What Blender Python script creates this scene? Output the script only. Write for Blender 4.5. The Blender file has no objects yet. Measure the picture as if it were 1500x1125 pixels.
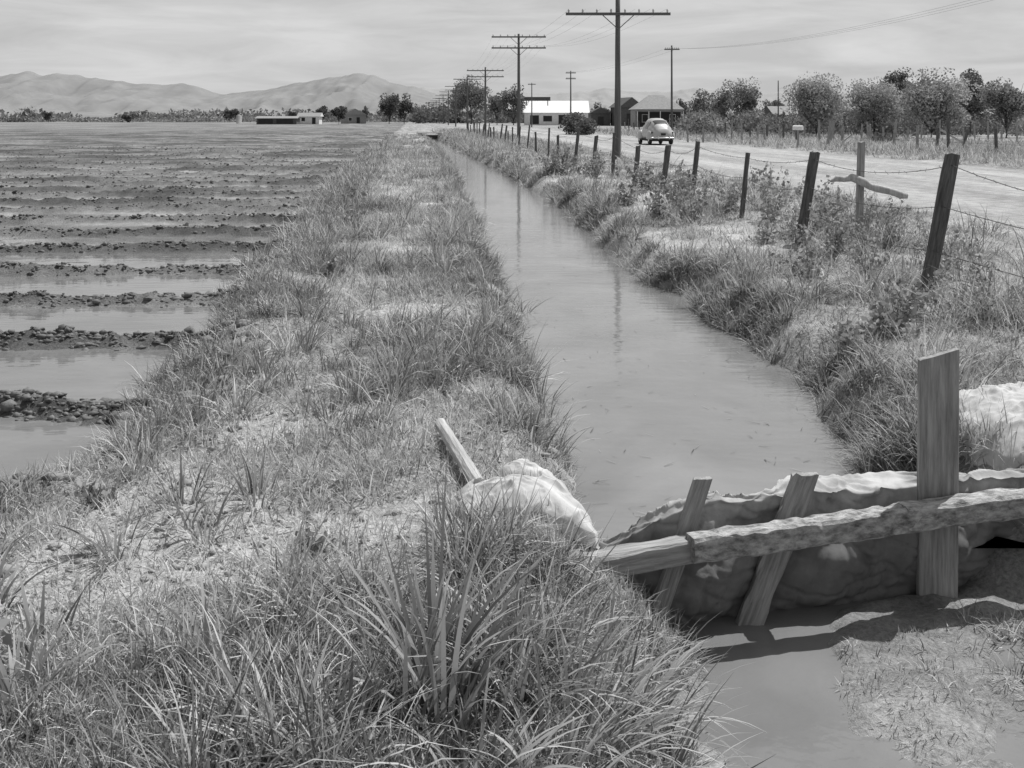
import bpy, math, random, bmesh
import numpy as np
from mathutils import Vector, Matrix
rng=np.random.default_rng(7); random.seed(7)
SC=bpy.context.scene
K=0.0906            # ditch / road / fence run slightly to the left of +Y ; s = X + K*Y is the cross-section coordinate

# ---------------------------------------------------------------- noise
def vnoise(x,y,seed=0):
    x=np.asarray(x,float); y=np.asarray(y,float)
    xi=np.floor(x).astype(np.int64); yi=np.floor(y).astype(np.int64)
    xf=x-xi; yf=y-yi; u=xf*xf*(3-2*xf); v=yf*yf*(3-2*yf)
    def h(a,b):
        n=(a*374761393+b*668265263+seed*974634777)&0xffffffff
        n=((n^(n>>13))*1274126177)&0xffffffff
        return (n^(n>>16))/4294967295.0
    return (h(xi,yi)*(1-u)+h(xi+1,yi)*u)*(1-v)+(h(xi,yi+1)*(1-u)+h(xi+1,yi+1)*u)*v
def fbm(x,y,o=4,seed=0):
    t=0;a=.5;s=0
    for i in range(o):
        t=t+a*vnoise(x*2**i+i*7.3,y*2**i+i*3.1,seed+i*17); s+=a; a*=.5
    return t/s
def sst(x,a,b):
    t=np.clip((x-a)/(b-a),0,1); return t*t*(3-2*t)

# ---------------------------------------------------------------- terrain shape
def edgeL(Y): return np.interp(Y,[0,3.9,5,5.4,7,10,14.4,25,42,68,110],[.45,.72,.86,.74,.86,1.02,1.08,1.3,1.52,1.58,1.4])+(fbm(Y*1.3,Y*0+3,3,5)-.5)*.35
def edgeR(Y): return np.interp(Y,[0,5,5.4,6.2,7.7,10,14.4,25,42,68,110],[3.6,3.4,2.75,2.62,2.95,3.18,3.0,3.45,3.4,2.8,2.5])+(fbm(Y*1.1,Y*0+9,3,8)-.5)*.5
def edgeF(Y): return np.interp(Y,[3,4.5,5.1,5.8,7,9.9,14,30,200],[-7,-4.2,-2.35,-1.75,-1.5,-1.65,-1.95,-2.1,-2.1])+(fbm(Y*1.0,Y*0+1,3,3)-.5)*.8
def damY(X): return 4.65+.243*(X-.28)
WZ=-.30; FWZ=-.195; PWZ=-.535
def terr(X,Y,full=False):
    s=X+K*Y
    near=1/(1+np.maximum(Y,0)/60)
    inside=np.minimum(s-edgeL(Y),edgeR(Y)-s)
    up=sst(Y-damY(X),.05,.3)
    depth=.6*up+.53*(1-up)
    t=sst(inside,-.42,.42)*(1-sst(Y,112,118))
    z=.05*sst(s,3.2,4.2)*(1-sst(s,7.5,9.3))+.10*np.exp(-((s-5.2)/1.1)**2)
    off=(1-sst(s,8.5,9.5)*(1-sst(s,20,21)))
    z=z+(fbm(X*1.4,Y*1.4,3,21)-.5)*.14*off
    z=z+(fbm(X*7,Y*7,3,22)-.5)*.08*near*off
    z=z+.05*sst(s,20.3,21.5)
    z=z-depth*t+ t*((fbm(X*3.2,Y*3.2,4,33)-.5)*.10-.06*np.exp(-((s-1.45)/.32)**2))*(1-up)
    f=1-sst(s-edgeF(Y),-.25,.3)
    q=Y-.03*X+(fbm(X*.5,Y*.25,3,41)-.5)*.7
    ph=(q-7.35)/2.16
    fr=(ph-np.round(ph))*2.16
    rid=np.exp(-(fr/.18)**2)*(.125+.10*(fbm(X*2.2,Y*2.2,3,43)-.5))*(1-sst(Y,90,220))
    rid=rid+np.exp(-(fr/.26)**2)*(fbm(X*10,Y*10,3,44)-.5)*.15*near
    fl=-.235+.075*sst(Y,10,24)+.05*sst(Y,35,60)+(fbm(X*.45,Y*1.2,3,45)-.5)*.10+(fbm(X*6,Y*9,3,46)-.5)*.07*sst(Y,9,16)
    fz=fl+rid
    z=z*(1-f)+fz*f
    far=sst(Y,250,500)
    z=z*(1-far)
    if full: return z,s,inside,t,f,fr,up
    return z

# ---------------------------------------------------------------- mesh helpers
def np_mesh(name,V,F,mat=None,attrs=None,smooth=False):
    me=bpy.data.meshes.new(name)
    V=np.ascontiguousarray(V,dtype=np.float32); F=np.ascontiguousarray(F,dtype=np.int32)
    n=F.shape[1]
    me.vertices.add(len(V)); me.vertices.foreach_set('co',V.ravel())
    me.loops.add(F.size); me.loops.foreach_set('vertex_index',F.ravel())
    me.polygons.add(len(F))
    me.polygons.foreach_set('loop_start',np.arange(0,F.size,n,dtype=np.int32))
    if smooth: me.polygons.foreach_set('use_smooth',np.ones(len(F),dtype=bool))
    me.update(calc_edges=True)
    if attrs:
        for k,a in attrs.items():
            at=me.attributes.new(k,'FLOAT','POINT'); at.data.foreach_set('value',np.ascontiguousarray(a,dtype=np.float32))
    if mat is not None: me.materials.append(mat)
    return me
def add(name,me,parent=None,M=None):
    o=bpy.data.objects.new(name,me); SC.collection.objects.link(o)
    if M is not None: o.matrix_world=M
    if parent is not None:
        o.parent=parent
    return o
def empty(name,loc=(0,0,0),rotz=0):
    o=bpy.data.objects.new(name,None); SC.collection.objects.link(o); o.location=loc; o.rotation_euler=(0,0,rotz); o.empty_display_size=.3
    return o
def pymesh(name,V,F,mat,smooth=False):
    me=bpy.data.meshes.new(name); me.from_pydata([tuple(v) for v in V],[],[tuple(f) for f in F])
    if mat: me.materials.append(mat)
    if smooth:
        for p in me.polygons: p.use_smooth=True
    me.update(); return me

# ---------------------------------------------------------------- materials (all neutral: black-and-white place)
def newmat(name):
    m=bpy.data.materials.new(name); m.use_nodes=True; nt=m.node_tree; nt.nodes.clear()
    return m,nt
def g3(v): return (v,v,v,1)
def simple(name,lo,hi,rough=.85,scale=(6,6,6),bump=.2,detail=5,spec=.3,coord='Object',metal=0,wetshade=None):
    m,nt=newmat(name); N=nt.nodes; L=nt.links
    out=N.new('ShaderNodeOutputMaterial'); p=N.new('ShaderNodeBsdfPrincipled')
    tc=N.new('ShaderNodeTexCoord'); mp=N.new('ShaderNodeMapping'); mp.inputs['Scale'].default_value=scale
    no=N.new('ShaderNodeTexNoise'); no.inputs['Scale'].default_value=1; no.inputs['Detail'].default_value=detail; no.inputs['Roughness'].default_value=.65
    cr=N.new('ShaderNodeValToRGB'); cr.color_ramp.elements[0].position=.33; cr.color_ramp.elements[0].color=g3(lo)
    cr.color_ramp.elements[1].position=.67; cr.color_ramp.elements[1].color=g3(hi)
    L.new(tc.outputs[coord],mp.inputs['Vector']); L.new(mp.outputs[0],no.inputs['Vector']); L.new(no.outputs['Fac'],cr.inputs[0])
    if wetshade:   # front-face shade, with wet staining, put into the colour below an uneven height
        ge=N.new('ShaderNodeNewGeometry'); sx=N.new('ShaderNodeSeparateXYZ'); L.new(ge.outputs['Position'],sx.inputs[0])
        ad=N.new('ShaderNodeMath'); ad.operation='MULTIPLY_ADD'; ad.inputs[1].default_value=.22; L.new(no.outputs['Fac'],ad.inputs[0]); L.new(sx.outputs['Z'],ad.inputs[2])
        mr=N.new('ShaderNodeMapRange'); mr.inputs[1].default_value=wetshade[0]; mr.inputs[2].default_value=wetshade[1]; mr.inputs[3].default_value=wetshade[2]; mr.inputs[4].default_value=1; L.new(ad.outputs[0],mr.inputs[0])
        mu=N.new('ShaderNodeMix'); mu.data_type='RGBA'; mu.blend_type='MULTIPLY'; mu.inputs[0].default_value=1
        L.new(cr.outputs[0],mu.inputs[6]); L.new(mr.outputs[0],mu.inputs[7]); L.new(mu.outputs[2],p.inputs['Base Color'])
    else: L.new(cr.outputs[0],p.inputs['Base Color'])
    p.inputs['Roughness'].default_value=rough
    p.inputs['Specular IOR Level'].default_value=spec; p.inputs['Metallic'].default_value=metal
    if bump:
        b=N.new('ShaderNodeBump'); b.inputs['Strength'].default_value=bump; b.inputs['Distance'].default_value=.02
        L.new(no.outputs['Fac'],b.inputs['Height']); L.new(b.outputs[0],p.inputs['Normal'])
    L.new(p.outputs[0],out.inputs[0]); return m
def leafmat(name,trans=.28):
    m,nt=newmat(name); N=nt.nodes; L=nt.links
    out=N.new('ShaderNodeOutputMaterial'); at=N.new('ShaderNodeAttribute'); at.attribute_name='tone'
    d=N.new('ShaderNodeBsdfDiffuse'); t=N.new('ShaderNodeBsdfTranslucent')
    mx=N.new('ShaderNodeMixShader'); mx.inputs[0].default_value=trans
    L.new(at.outputs['Fac'],d.inputs['Color']); L.new(at.outputs['Fac'],t.inputs['Color'])
    L.new(d.outputs[0],mx.inputs[1]); L.new(t.outputs[0],mx.inputs[2]); L.new(mx.outputs[0],out.inputs[0]); return m
def groundmat():
    m,nt=newmat('soil_and_straw'); N=nt.nodes; L=nt.links
    out=N.new('ShaderNodeOutputMaterial'); p=N.new('ShaderNodeBsdfPrincipled')
    at=N.new('ShaderNodeAttribute'); at.attribute_name='alb'
    ge=N.new('ShaderNodeNewGeometry')
    n1=N.new('ShaderNodeTexNoise'); n1.inputs['Scale'].default_value=3; n1.inputs['Detail'].default_value=8; n1.inputs['Roughness'].default_value=.7
    n2=N.new('ShaderNodeTexNoise'); n2.inputs['Scale'].default_value=45; n2.inputs['Detail'].default_value=6; n2.inputs['Roughness'].default_value=.75
    L.new(ge.outputs['Position'],n1.inputs['Vector']); L.new(ge.outputs['Position'],n2.inputs['Vector'])
    m1=N.new('ShaderNodeMapRange'); m1.inputs[1].default_value=.3; m1.inputs[2].default_value=.7; m1.inputs[3].default_value=.65; m1.inputs[4].default_value=1.35
    m2=N.new('ShaderNodeMapRange'); m2.inputs[1].default_value=.3; m2.inputs[2].default_value=.7; m2.inputs[3].default_value=.5; m2.inputs[4].default_value=1.5
    L.new(n1.outputs['Fac'],m1.inputs[0]); L.new(n2.outputs['Fac'],m2.inputs[0])
    a=N.new('ShaderNodeMath'); a.operation='MULTIPLY'; b=N.new('ShaderNodeMath'); b.operation='MULTIPLY'
    L.new(m1.outputs[0],a.inputs[0]); L.new(m2.outputs[0],a.inputs[1]); L.new(a.outputs[0],b.inputs[0]); L.new(at.outputs['Fac'],b.inputs[1])
    L.new(b.outputs[0],p.inputs['Base Color'])
    w=N.new('ShaderNodeAttribute'); w.attribute_name='wet'
    mr=N.new('ShaderNodeMapRange'); mr.inputs[3].default_value=1.0; mr.inputs[4].default_value=.4; L.new(w.outputs['Fac'],mr.inputs[0])
    L.new(mr.outputs[0],p.inputs['Roughness'])
    ms=N.new('ShaderNodeMapRange'); ms.inputs[3].default_value=.03; ms.inputs[4].default_value=.3; L.new(w.outputs['Fac'],ms.inputs[0]); L.new(ms.outputs[0],p.inputs['Specular IOR Level'])
    bp=N.new('ShaderNodeBump'); bp.inputs['Strength'].default_value=.9; bp.inputs['Distance'].default_value=.02
    L.new(n2.outputs['Fac'],bp.inputs['Height']); L.new(bp.outputs[0],p.inputs['Normal']); L.new(p.outputs[0],out.inputs[0])
    return m
def watermat(name,alb,bs=.05,sc=(1.2,3.5,1)):
    m,nt=newmat(name); N=nt.nodes; L=nt.links
    out=N.new('ShaderNodeOutputMaterial'); p=N.new('ShaderNodeBsdfPrincipled')
    ge=N.new('ShaderNodeNewGeometry'); mp=N.new('ShaderNodeMapping'); mp.inputs['Scale'].default_value=sc
    n=N.new('ShaderNodeTexNoise'); n.inputs['Scale'].default_value=2.2; n.inputs['Detail'].default_value=3
    L.new(ge.outputs['Position'],mp.inputs['Vector']); L.new(mp.outputs[0],n.inputs['Vector'])
    n2=N.new('ShaderNodeTexNoise'); n2.inputs['Scale'].default_value=.9; n2.inputs['Detail'].default_value=5; n2.inputs['Distortion'].default_value=.8; L.new(ge.outputs['Position'],n2.inputs['Vector'])
    mr=N.new('ShaderNodeMapRange'); mr.inputs[1].default_value=.3; mr.inputs[2].default_value=.7; mr.inputs[3].default_value=alb*.8; mr.inputs[4].default_value=alb*1.2; L.new(n2.outputs['Fac'],mr.inputs[0])
    L.new(mr.outputs[0],p.inputs['Base Color'])
    p.inputs['Roughness'].default_value=.04; p.inputs['IOR'].default_value=1.33
    b=N.new('ShaderNodeBump'); b.inputs['Strength'].default_value=bs; b.inputs['Distance'].default_value=.05
    L.new(n.outputs['Fac'],b.inputs['Height']); L.new(b.outputs[0],p.inputs['Normal']); L.new(p.outputs[0],out.inputs[0])
    return m
M_ground=groundmat()
M_grass=leafmat('grass_blades'); M_leaf=leafmat('tree_leaves',.25)
M_water=watermat('muddy_water',.175,.10); M_fwater=watermat('field_water',.16,.12,(1,3,1)); M_pud=watermat('shallow_water',.17,.15,(4,4,1))
M_wood=simple('weathered_wood',.16,.38,.85,(40,40,3),.6)
M_woodp=simple('fence_post_wood',.05,.16,.9,(40,40,4),.6)
M_woodl=simple('pale_wood',.28,.48,.8,(40,40,3),.5)
M_pole=simple('pole_wood',.08,.15,.9,(12,12,.6),.2)
M_bark=simple('peeling_bark',.10,.50,.85,(34,34,16),1.0,9)
M_canvas=simple('dirty_canvas_shaded',.28,.48,.9,(5,5,5),.3,9,wetshade=(-.10,.12,.42))  # lower cloth painted darker for shade on its face as well as wet
M_canvasd=simple('dry_canvas',.33,.52,.9,(7,7,7),.35,9)
M_clod=simple('wet_mud',.09,.19,.8,(14,14,14),.6)
M_wire=simple('rusty_wire',.05,.1,.7,(9,9,9),0)
M_twire=simple('line_wire',.2,.25,.7,(9,9,9),0)
M_trunk=simple('tree_bark',.06,.13,.9,(6,6,2),.3)
M_rock=simple('mountain_slope',.17,.225,.95,(.004,.004,.004),0,8)  # low-contrast grey: distance haze is put into the slope colour
M_rock2=simple('far_mountain_slope',.24,.28,.95,(.002,.002,.002),0,6)  # paler than the nearer range, more haze painted into the colour
M_white=simple('white_paint',.62,.8,.7,(2,2,2),.05)
M_roofw=simple('tin_roof',.6,.78,.5,(3,3,3),.05)
M_roofd=simple('dark_shingle',.06,.12,.9,(3,3,8),.1)
M_roofm=simple('grey_shingle',.2,.3,.9,(3,3,8),.1)
M_wallm=simple('grey_boards',.22,.34,.9,(2,2,10),.1)
M_walld=simple('dark_boards',.07,.13,.9,(2,2,10),.1)
M_dark=simple('dark_opening_and_shade',.015,.03,.4,(1,1,1),0)
M_paint=simple('car_paint',.36,.4,.35,(2,2,2),0,2,.5)
M_glass=simple('car_glass',.02,.03,.12,(1,1,1),0,1,.6)
M_tyre=simple('tyre_rubber',.03,.05,.8,(4,4,4),0)
M_chrome=simple('chrome',.55,.6,.25,(1,1,1),0,1,.5,metal=1)
M_conc=simple('concrete',.35,.5,.9,(3,3,3),.1)

# ---------------------------------------------------------------- ground sheet
def geo(a,b,r):
    o=[a]
    while o[-1]<b: o.append(o[-1]*r)
    return o
sc=[-x for x in geo(9.2,11000,1.07)][::-1]+list(np.arange(-9,-3.5,.10))+list(np.arange(-3.5,6.2,.05))+list(np.arange(6.2,24,.25))+geo(24,11000,1.07)
yr=list(np.arange(-30,2,2.0))+list(np.arange(2.2,8,.05))
y=8.0
while y<320: yr.append(y); y*=1.007
while y<13000: yr.append(y); y*=1.05
S,Yg=np.meshgrid(np.array(sc),np.array(yr)); Xg=S-K*Yg
Z,s_,ins,tt,ff,fr,up=terr(Xg,Yg,True)
nr,nc=S.shape
def patch(X,Y): return fbm(X*.7,Y*.7,4,61)      # dryness field
def barep(X,Y): return sst(fbm(X*1.25,Y*.9,4,301),.54,.60)   # trampled / bare places
n1=patch(Xg,Yg)
alb=.18+.13*sst(n1,.38,.64)+.10*barep(Xg,Yg)
alb=alb*(1-.40*tt*up-.2*tt*(1-up))                  # wet channel sides
mud=.13+.13*sst(fbm(Xg*.35,Yg*1.1,4,62),.35,.65)-.01*sst(Yg,20,80)
ridgem=np.exp(-(fr/.3)**2)
mud=mud*(1-.45*ridgem*(1-sst(Yg,120,260)))
alb=alb*(1-ff)+mud*ff
road=sst(s_,9.2,9.9)*(1-sst(s_,20,20.8))
tr=.5+.5*np.cos((s_-15)*1.9)
rd=.28+.06*tr+.18*(fbm(s_*1.6,Yg*.12,4,64)-.5)+.10*(fbm(s_*5,Yg*1.2,3,66)-.5)
alb=alb*(1-road)+rd*road
verge=sst(s_,20.4,21.2)
alb=alb*(1-verge)+(.16+.18*fbm(Xg*.12,Yg*.12,4,65))*verge
farm=sst(Yg,300,900); alb=alb*(1-farm)+.14*farm
wet=np.clip(ff*(1-ridgem)*.8*(1-sst(Yg,12,30))+tt,0,1)
def gridF(n,m):
    idx=np.arange(n*m).reshape(n,m)
    return np.stack([idx[:-1,:-1],idx[:-1,1:],idx[1:,1:],idx[1:,:-1]],-1).reshape(-1,4)
V=np.stack([Xg,Yg,Z],-1).reshape(-1,3)
add('ground',np_mesh('ground',V,gridF(nr,nc),M_ground,{'alb':alb.ravel(),'wet':wet.ravel()},True))

# water sheets
def sheet(name,ss,ys,z,mat):
    S,Y=np.meshgrid(ss.astype(float),ys.astype(float))
    return add(name,np_mesh(name,np.stack([S-K*Y,Y,np.full_like(Y,z)],-1).reshape(-1,3),gridF(*S.shape),mat,smooth=True))
a=np.linspace(.0,4.3,9); ys=np.array([4.95,5.2,6,8,12,20,40,80,116.]); S2,Y2=np.meshgrid(a,ys); X2=S2-K*Y2
Y2[0]=damY(X2[0])+.22
add('ditch_water',np_mesh('ditch_water',np.stack([X2,Y2,np.full_like(Y2,WZ)],-1).reshape(-1,3),gridF(*S2.shape),M_water,smooth=True))
X3,T3=np.meshgrid(np.linspace(.1,4.2,6),np.linspace(0,1,4)); Y3=-1+(damY(X3)+.2+1)*T3
add('puddle_water',np_mesh('puddle_water',np.stack([X3,Y3,np.full_like(Y3,PWZ)],-1).reshape(-1,3),gridF(*X3.shape),M_pud,smooth=True))
sheet('flooded_field_water',np.array([-120,-60,-20,-8,-1.3]),np.array([2,6,12,30,80,230]),FWZ,M_fwater)

# ---------------------------------------------------------------- mountains
def range_(name,prof,Y0,Y1,mat,seed):
    px=np.array([p[0] for p in prof]); hh=np.array([p[1] for p in prof])   # bearing (X/Y) and height
    nx=420; nv=40
    u=np.linspace(px[0],px[-1],nx); v=np.linspace(0,1,nv)
    U,Vv=np.meshgrid(u,v); Yv=Y0+(Y1-Y0)*Vv; X=U*Y1
    H=np.interp(U,px,hh)
    H=H*(1+.16*(fbm(U*70,U*0,5,seed)-.5))
    r=1-np.abs(fbm(X/380,Yv/900,5,seed+3)*2-1)
    Zm=H*(Vv**1.3)*(.55+.45*Vv)+ (r-.75)*H*1.5*Vv*(1-Vv)*1.7
    back=H*0-20
    X=np.vstack([X,X[-1:]]); Yv=np.vstack([Yv,Yv[-1:]+900]); Zm=np.vstack([Zm,back[:1]])
    add(name,np_mesh(name,np.stack([X,Yv,Zm],-1).reshape(-1,3),gridF(*X.shape),mat,smooth=True))
range_('mountains',[(-.75,250),(-.6,300),(-.47,350),(-.45,372),(-.42,365),(-.39,342),(-.36,305),(-.325,277),(-.30,283),(-.275,210),(-.262,190),(-.24,220),(-.215,250),(-.19,295),(-.17,340),(-.15,350),(-.128,362),(-.11,305),(-.09,255),(-.06,165),(-.03,60),(0,10)],6500,9000,M_rock,5)
range_('distant_mountains',[(-.3,250),(-.15,330),(-.08,350),(-.03,335),(0,305),(.04,280),(.07,310),(.085,350),(.10,310),(.12,295),(.15,310),(.17,345),(.19,310),(.22,280),(.26,320),(.3,300),(.36,270),(.45,290),(.55,300),(.7,250)],9800,12500,M_rock2,15)

# ---------------------------------------------------------------- blades
def blade_geo(P,L,W,phi,th0,bend,tone,KK=3,tw=None):
    N=len(P); pts=np.zeros((N,KK+1,3)); cur=P.copy(); pts[:,0]=cur
    for k in range(1,KK+1):
        th=th0+bend*(k/KK)
        st=(L/KK)[:,None]*np.stack([np.sin(th)*np.cos(phi),np.sin(th)*np.sin(phi),np.cos(th)],-1)
        cur=cur+st; cur[:,2]=np.maximum(cur[:,2],P[:,2]+.004*k); pts[:,k]=cur
    if tw is None: tw=rng.uniform(-.9,.9,N)
    side=np.stack([-np.sin(phi+tw),np.cos(phi+tw),rng.uniform(-.4,.4,N)],-1)
    prof=np.array([.75 if k==0 else max(.06,1-(k/KK)**2.2) for k in range(KK+1)])
    w=(W[:,None]*prof[None,:])[:,:,None]*side[:,None,:]*.5
    V=np.stack([pts-w,pts+w],2).reshape(-1,3)
    base=(np.arange(N)*(KK+1)*2)[:,None,None]
    k=np.arange(KK)[None,:,None]*2
    F=(base+k+np.array([0,1,3,2])[None,None,:]).reshape(-1,4)
    return V,F,np.repeat(tone,(KK+1)*2)
class Acc:
    def __init__(s): s.V=[];s.F=[];s.T=[];s.n=0
    def add(s,V,F,T): s.V.append(V); s.F.append(F+s.n); s.T.append(T); s.n+=len(V)
    def obj(s,name,mat,parent=None): return add(name,np_mesh(name,np.vstack(s.V),np.vstack(s.F),mat,{'tone':np.concatenate(s.T)}),parent)
def powY(n,a,b,p):
    u=rng.random(n); q=1-p
    return (a**q+u*(b**q-a**q))**(1/q)
def land_mask(X,Y):
    s=X+K*Y; z=terr(X,Y); f=s-edgeF(Y); road=(s>9.4)&(s<20.5)
    ins=np.minimum(s-edgeL(Y),edgeR(Y)-s)
    lim=np.where(Y<damY(X)-.05,.30,.02)
    return (f>-.2)&(ins<lim)&(~road),z
def inview(X,Y): return (np.abs(X)<Y*.50+.5)
A=Acc()
def straw(n,s0,s1,y0,y1,p):
    Y=powY(n,y0,y1,p); s=rng.uniform(s0,s1,n); X=s-K*Y
    m,z=land_mask(X,Y); m&=inview(X,Y); m&=~((barep(X,Y)>.5)&(rng.random(n)<.45)&(Y<40)); X=X[m];Y=Y[m];z=z[m]; N=len(X)
    dry=patch(X,Y); loc=fbm(X*4,Y*4,3,67)
    L=rng.uniform(.03,.12,N)*(1+Y*.02); W=rng.uniform(.002,.0045,N)+Y*.00045
    tone=np.clip((.18+.24*sst(dry,.36,.66)+.10*barep(X,Y)+.2*(loc-.5))*rng.lognormal(0,.42,N),.06,.6)
    A.add(*blade_geo(np.stack([X,Y,z-.004],-1),L,W,rng.uniform(0,6.28,N),rng.uniform(.3,1.5,N),rng.uniform(-.3,.7,N),tone,2))
straw(170000,-4.2,1.5,2.5,14,1.3); straw(60000,-2.6,1.7,12,60,2.0)
straw(100000,2.3,9.3,4.5,60,1.8)
A.obj('dry_grass_mat',M_grass)
G=Acc()
def clumps(X,Y,per,rad,Lm,Wb,tone,KK=3,spread=1.0,mask=True,bendm=1.0):
    if mask:
        m,zz=land_mask(X,Y); m&=inview(X,Y)
        m&=~((X>-.5)&(X<.42)&(Y>4.5)&(Y<5.95))
        m&=~((rng.random(len(X))<.88*barep(X,Y))&(Y<45))
        X=X[m];Y=Y[m]; Lm=Lm[m] if hasattr(Lm,'__len__') else Lm; tone=tone[m] if hasattr(tone,'__len__') else tone
    n=len(X); cx=np.repeat(X,per); cy=np.repeat(Y,per); N=n*per
    L0=np.repeat(Lm,per) if hasattr(Lm,'__len__') else np.full(N,Lm)
    cs=rng.uniform(.5,1.35,n); L0=L0*np.repeat(cs,per)
    t0=np.repeat(tone,per) if hasattr(tone,'__len__') else np.full(N,tone)
    t0=t0*np.repeat(rng.uniform(.6,1.45,n),per)
    ph=rng.uniform(0,6.283,N); r=rad*np.sqrt(rng.random(N))
    x=cx+r*np.cos(ph); y=cy+r*np.sin(ph); zz=terr(x,y)-.01
    ph=ph+rng.normal(0,.6,N)
    L=L0*rng.uniform(.45,1.2,N); W=Wb*rng.uniform(.6,1.3,N)+y*.00042
    th0=rng.uniform(.0,.65,N)*spread; bend=rng.uniform(.1,1.9,N)*bendm
    tone_=np.clip(t0*1.12*rng.lognormal(0,.38,N),.05,.6)
    G.add(*blade_geo(np.stack([x,y,zz],-1),L,W,ph,th0,bend,tone_,KK))
def scat(n,s0,s1,y0,y1,p):
    Y=powY(n,y0,y1,p); s=rng.uniform(s0,s1,n); return s-K*Y,Y
def keep(X,Y,thr,seed,f=.8,dry=.0):
    v=fbm(X*f,Y*f,3,seed)-dry*(patch(X,Y)-.5)
    m=v+rng.normal(0,.035,len(X))>thr; return X[m],Y[m]
# left bank: thin short cover everywhere, short tufts, then patches of taller grass
X,Y=scat(3600,-4.2,1.4,2.6,16,1.4); clumps(X,Y,9,.06,.07,.0035,.27,2)
X,Y=scat(5200,-4.2,1.35,2.6,16,1.5); X,Y=keep(X,Y,.50,71,1.3,.5)
clumps(X,Y,18,.05,.07+.12*fbm(X,Y,3,5),.004,.24+.18*fbm(X*1.1,Y*1.1,3,72))
X,Y=scat(3400,-3.6,1.25,2.7,20,1.4); X,Y=keep(X,Y,.58,73,1.6,.4)
clumps(X,Y,26,.07,.18+.18*fbm(X,Y,3,6),.006,.18+.18*fbm(X*1.1,Y*1.1,3,74))
X,Y=scat(3400,-2.5,1.6,14,110,1.9); X,Y=keep(X,Y,.50,75,1.0,.3)
clumps(X,Y,20,.14,.24+.26*fbm(X,Y,3,6),.006,.22+.2*fbm(X,Y,3,76),2)
Y=powY(1300,6,100,1.6); X=edgeF(Y)+rng.uniform(-.1,.9,len(Y))-K*Y; X,Y=keep(X,Y,.48,77,1.4); clumps(X,Y,22,.10,.16+.16*sst(Y,8,16),.006,.22,3)
Y=powY(1500,5.9,110,1.5); X=edgeL(Y)-rng.uniform(0,.4,len(Y))-K*Y; X,Y=keep(X,Y,.48,78,1.7); clumps(X,Y,22,.08,.15+.15*sst(Y,8,20),.006,.25,3)
Y=powY(2000,5.8,110,1.5); X=edgeR(Y)+rng.uniform(0,.45,len(Y))-K*Y; X,Y=keep(X,Y,.46,79,1.6); clumps(X,Y,22,.09,.20+.12*sst(Y,8,20),.006,.25,3)
# right bank
X,Y=scat(3000,2.4,9.4,5.0,40,1.6); clumps(X,Y,9,.08,.09,.004,.29,2)
X,Y=scat(5200,2.5,9.4,5.3,60,1.6); X,Y=keep(X,Y,.51,81,1.1,.4)
clumps(X,Y,17,.09,.13+.18*fbm(X,Y,3,5),.005,.26+.2*fbm(X*1.1,Y*1.1,3,82))
X,Y=scat(3000,3.2,8.8,6,60,1.5); X,Y=keep(X,Y,.56,83,1.2,.3)
clumps(X,Y,22,.12,.32+.28*fbm(X,Y,3,5),.006,.20+.2*fbm(X*1.1,Y*1.1,3,84))
X,Y=scat(2200,2.2,9.0,55,140,1.3); clumps(X,Y,12,.3,.45,.01,.3,2)
# below the dam: sparse shoots on the mud, grass on its left side slope
X=rng.uniform(.7,3.4,1500); Y=rng.uniform(2.7,4.95,1500); zz=terr(X,Y); m=(Y<damY(X)-.2)&(zz>PWZ-.002)&(fbm(X*2.2,Y*2.2,3,90)>.47); X=X[m];Y=Y[m]
clumps(X,Y,10,.04,.05,.003,.3,2,mask=False)
X=rng.uniform(2.0,3.2,130); Y=rng.uniform(3.9,5.0,130); m=Y<damY(X)-.12; clumps(X[m],Y[m],18,.05,.11,.004,.3,3,mask=False)
Y=rng.uniform(3.0,4.5,240); X=edgeL(Y)+rng.uniform(-.45,.25,240)-K*Y; m=Y<damY(X)-.14; clumps(X[m],Y[m],18,.05,.13,.005,.26,3,mask=False)
# far verge beyond the road
X,Y=scat(4500,20.6,40,30,150,1.2); clumps(X,Y,13,.35,.38+.3*fbm(X*.3,Y*.3,2,5),.012,.2+.22*fbm(X*.2,Y*.2,3,85),2)
G.obj('grass',M_grass)

def big_tuft(name,centres,per,Lr,Wr,lean,bend,tone):
    B=Acc()
    for (cx,cy,dirn,dl) in centres:
        N=per; ph=rng.uniform(0,6.283,N)
        if dl>0: ph=np.where(rng.random(N)<dl,dirn+rng.normal(0,.6,N),ph)
        r=.09*np.sqrt(rng.random(N)); x=cx+r*np.cos(ph); y=cy+r*np.sin(ph); z=terr(x,y)-.02
        B.add(*blade_geo(np.stack([x,y,z],-1),rng.uniform(*Lr,N),rng.uniform(*Wr,N),ph,rng.uniform(0,lean,N),rng.uniform(.3,bend,N),np.clip(tone*rng.lognormal(0,.38,N),.07,.5),7,rng.uniform(-.5,.5,N)))
    return B.obj(name,M_grass)
big_tuft('tall_grass_tuft',[(-.32,3.25,0,.3),(-.24,3.35,1.5,.2),(-.20,3.2,0,.3)],28,(.35,.72),(.012,.024),.30,1.3,.30)
big_tuft('tall_grass_tuft',[(.0,3.35,0,.4),(.12,3.5,0,.5),(.25,3.4,0,.5),(.34,3.6,.2,.5),(.18,3.25,-.4,.4),(.42,3.45,0,.4),(.05,3.65,.5,.3),(.3,3.75,.5,.4),(.45,3.85,.3,.4)],60,(.22,.48),(.006,.014),.6,1.9,.30)
big_tuft('tall_grass_tuft',[(-.62,3.0,3,.3),(-.45,2.95,1,.2),(.1,2.95,0,.3),(-.1,2.9,0,.3)],30,(.2,.40),(.009,.017),.6,1.8,.28)
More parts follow.
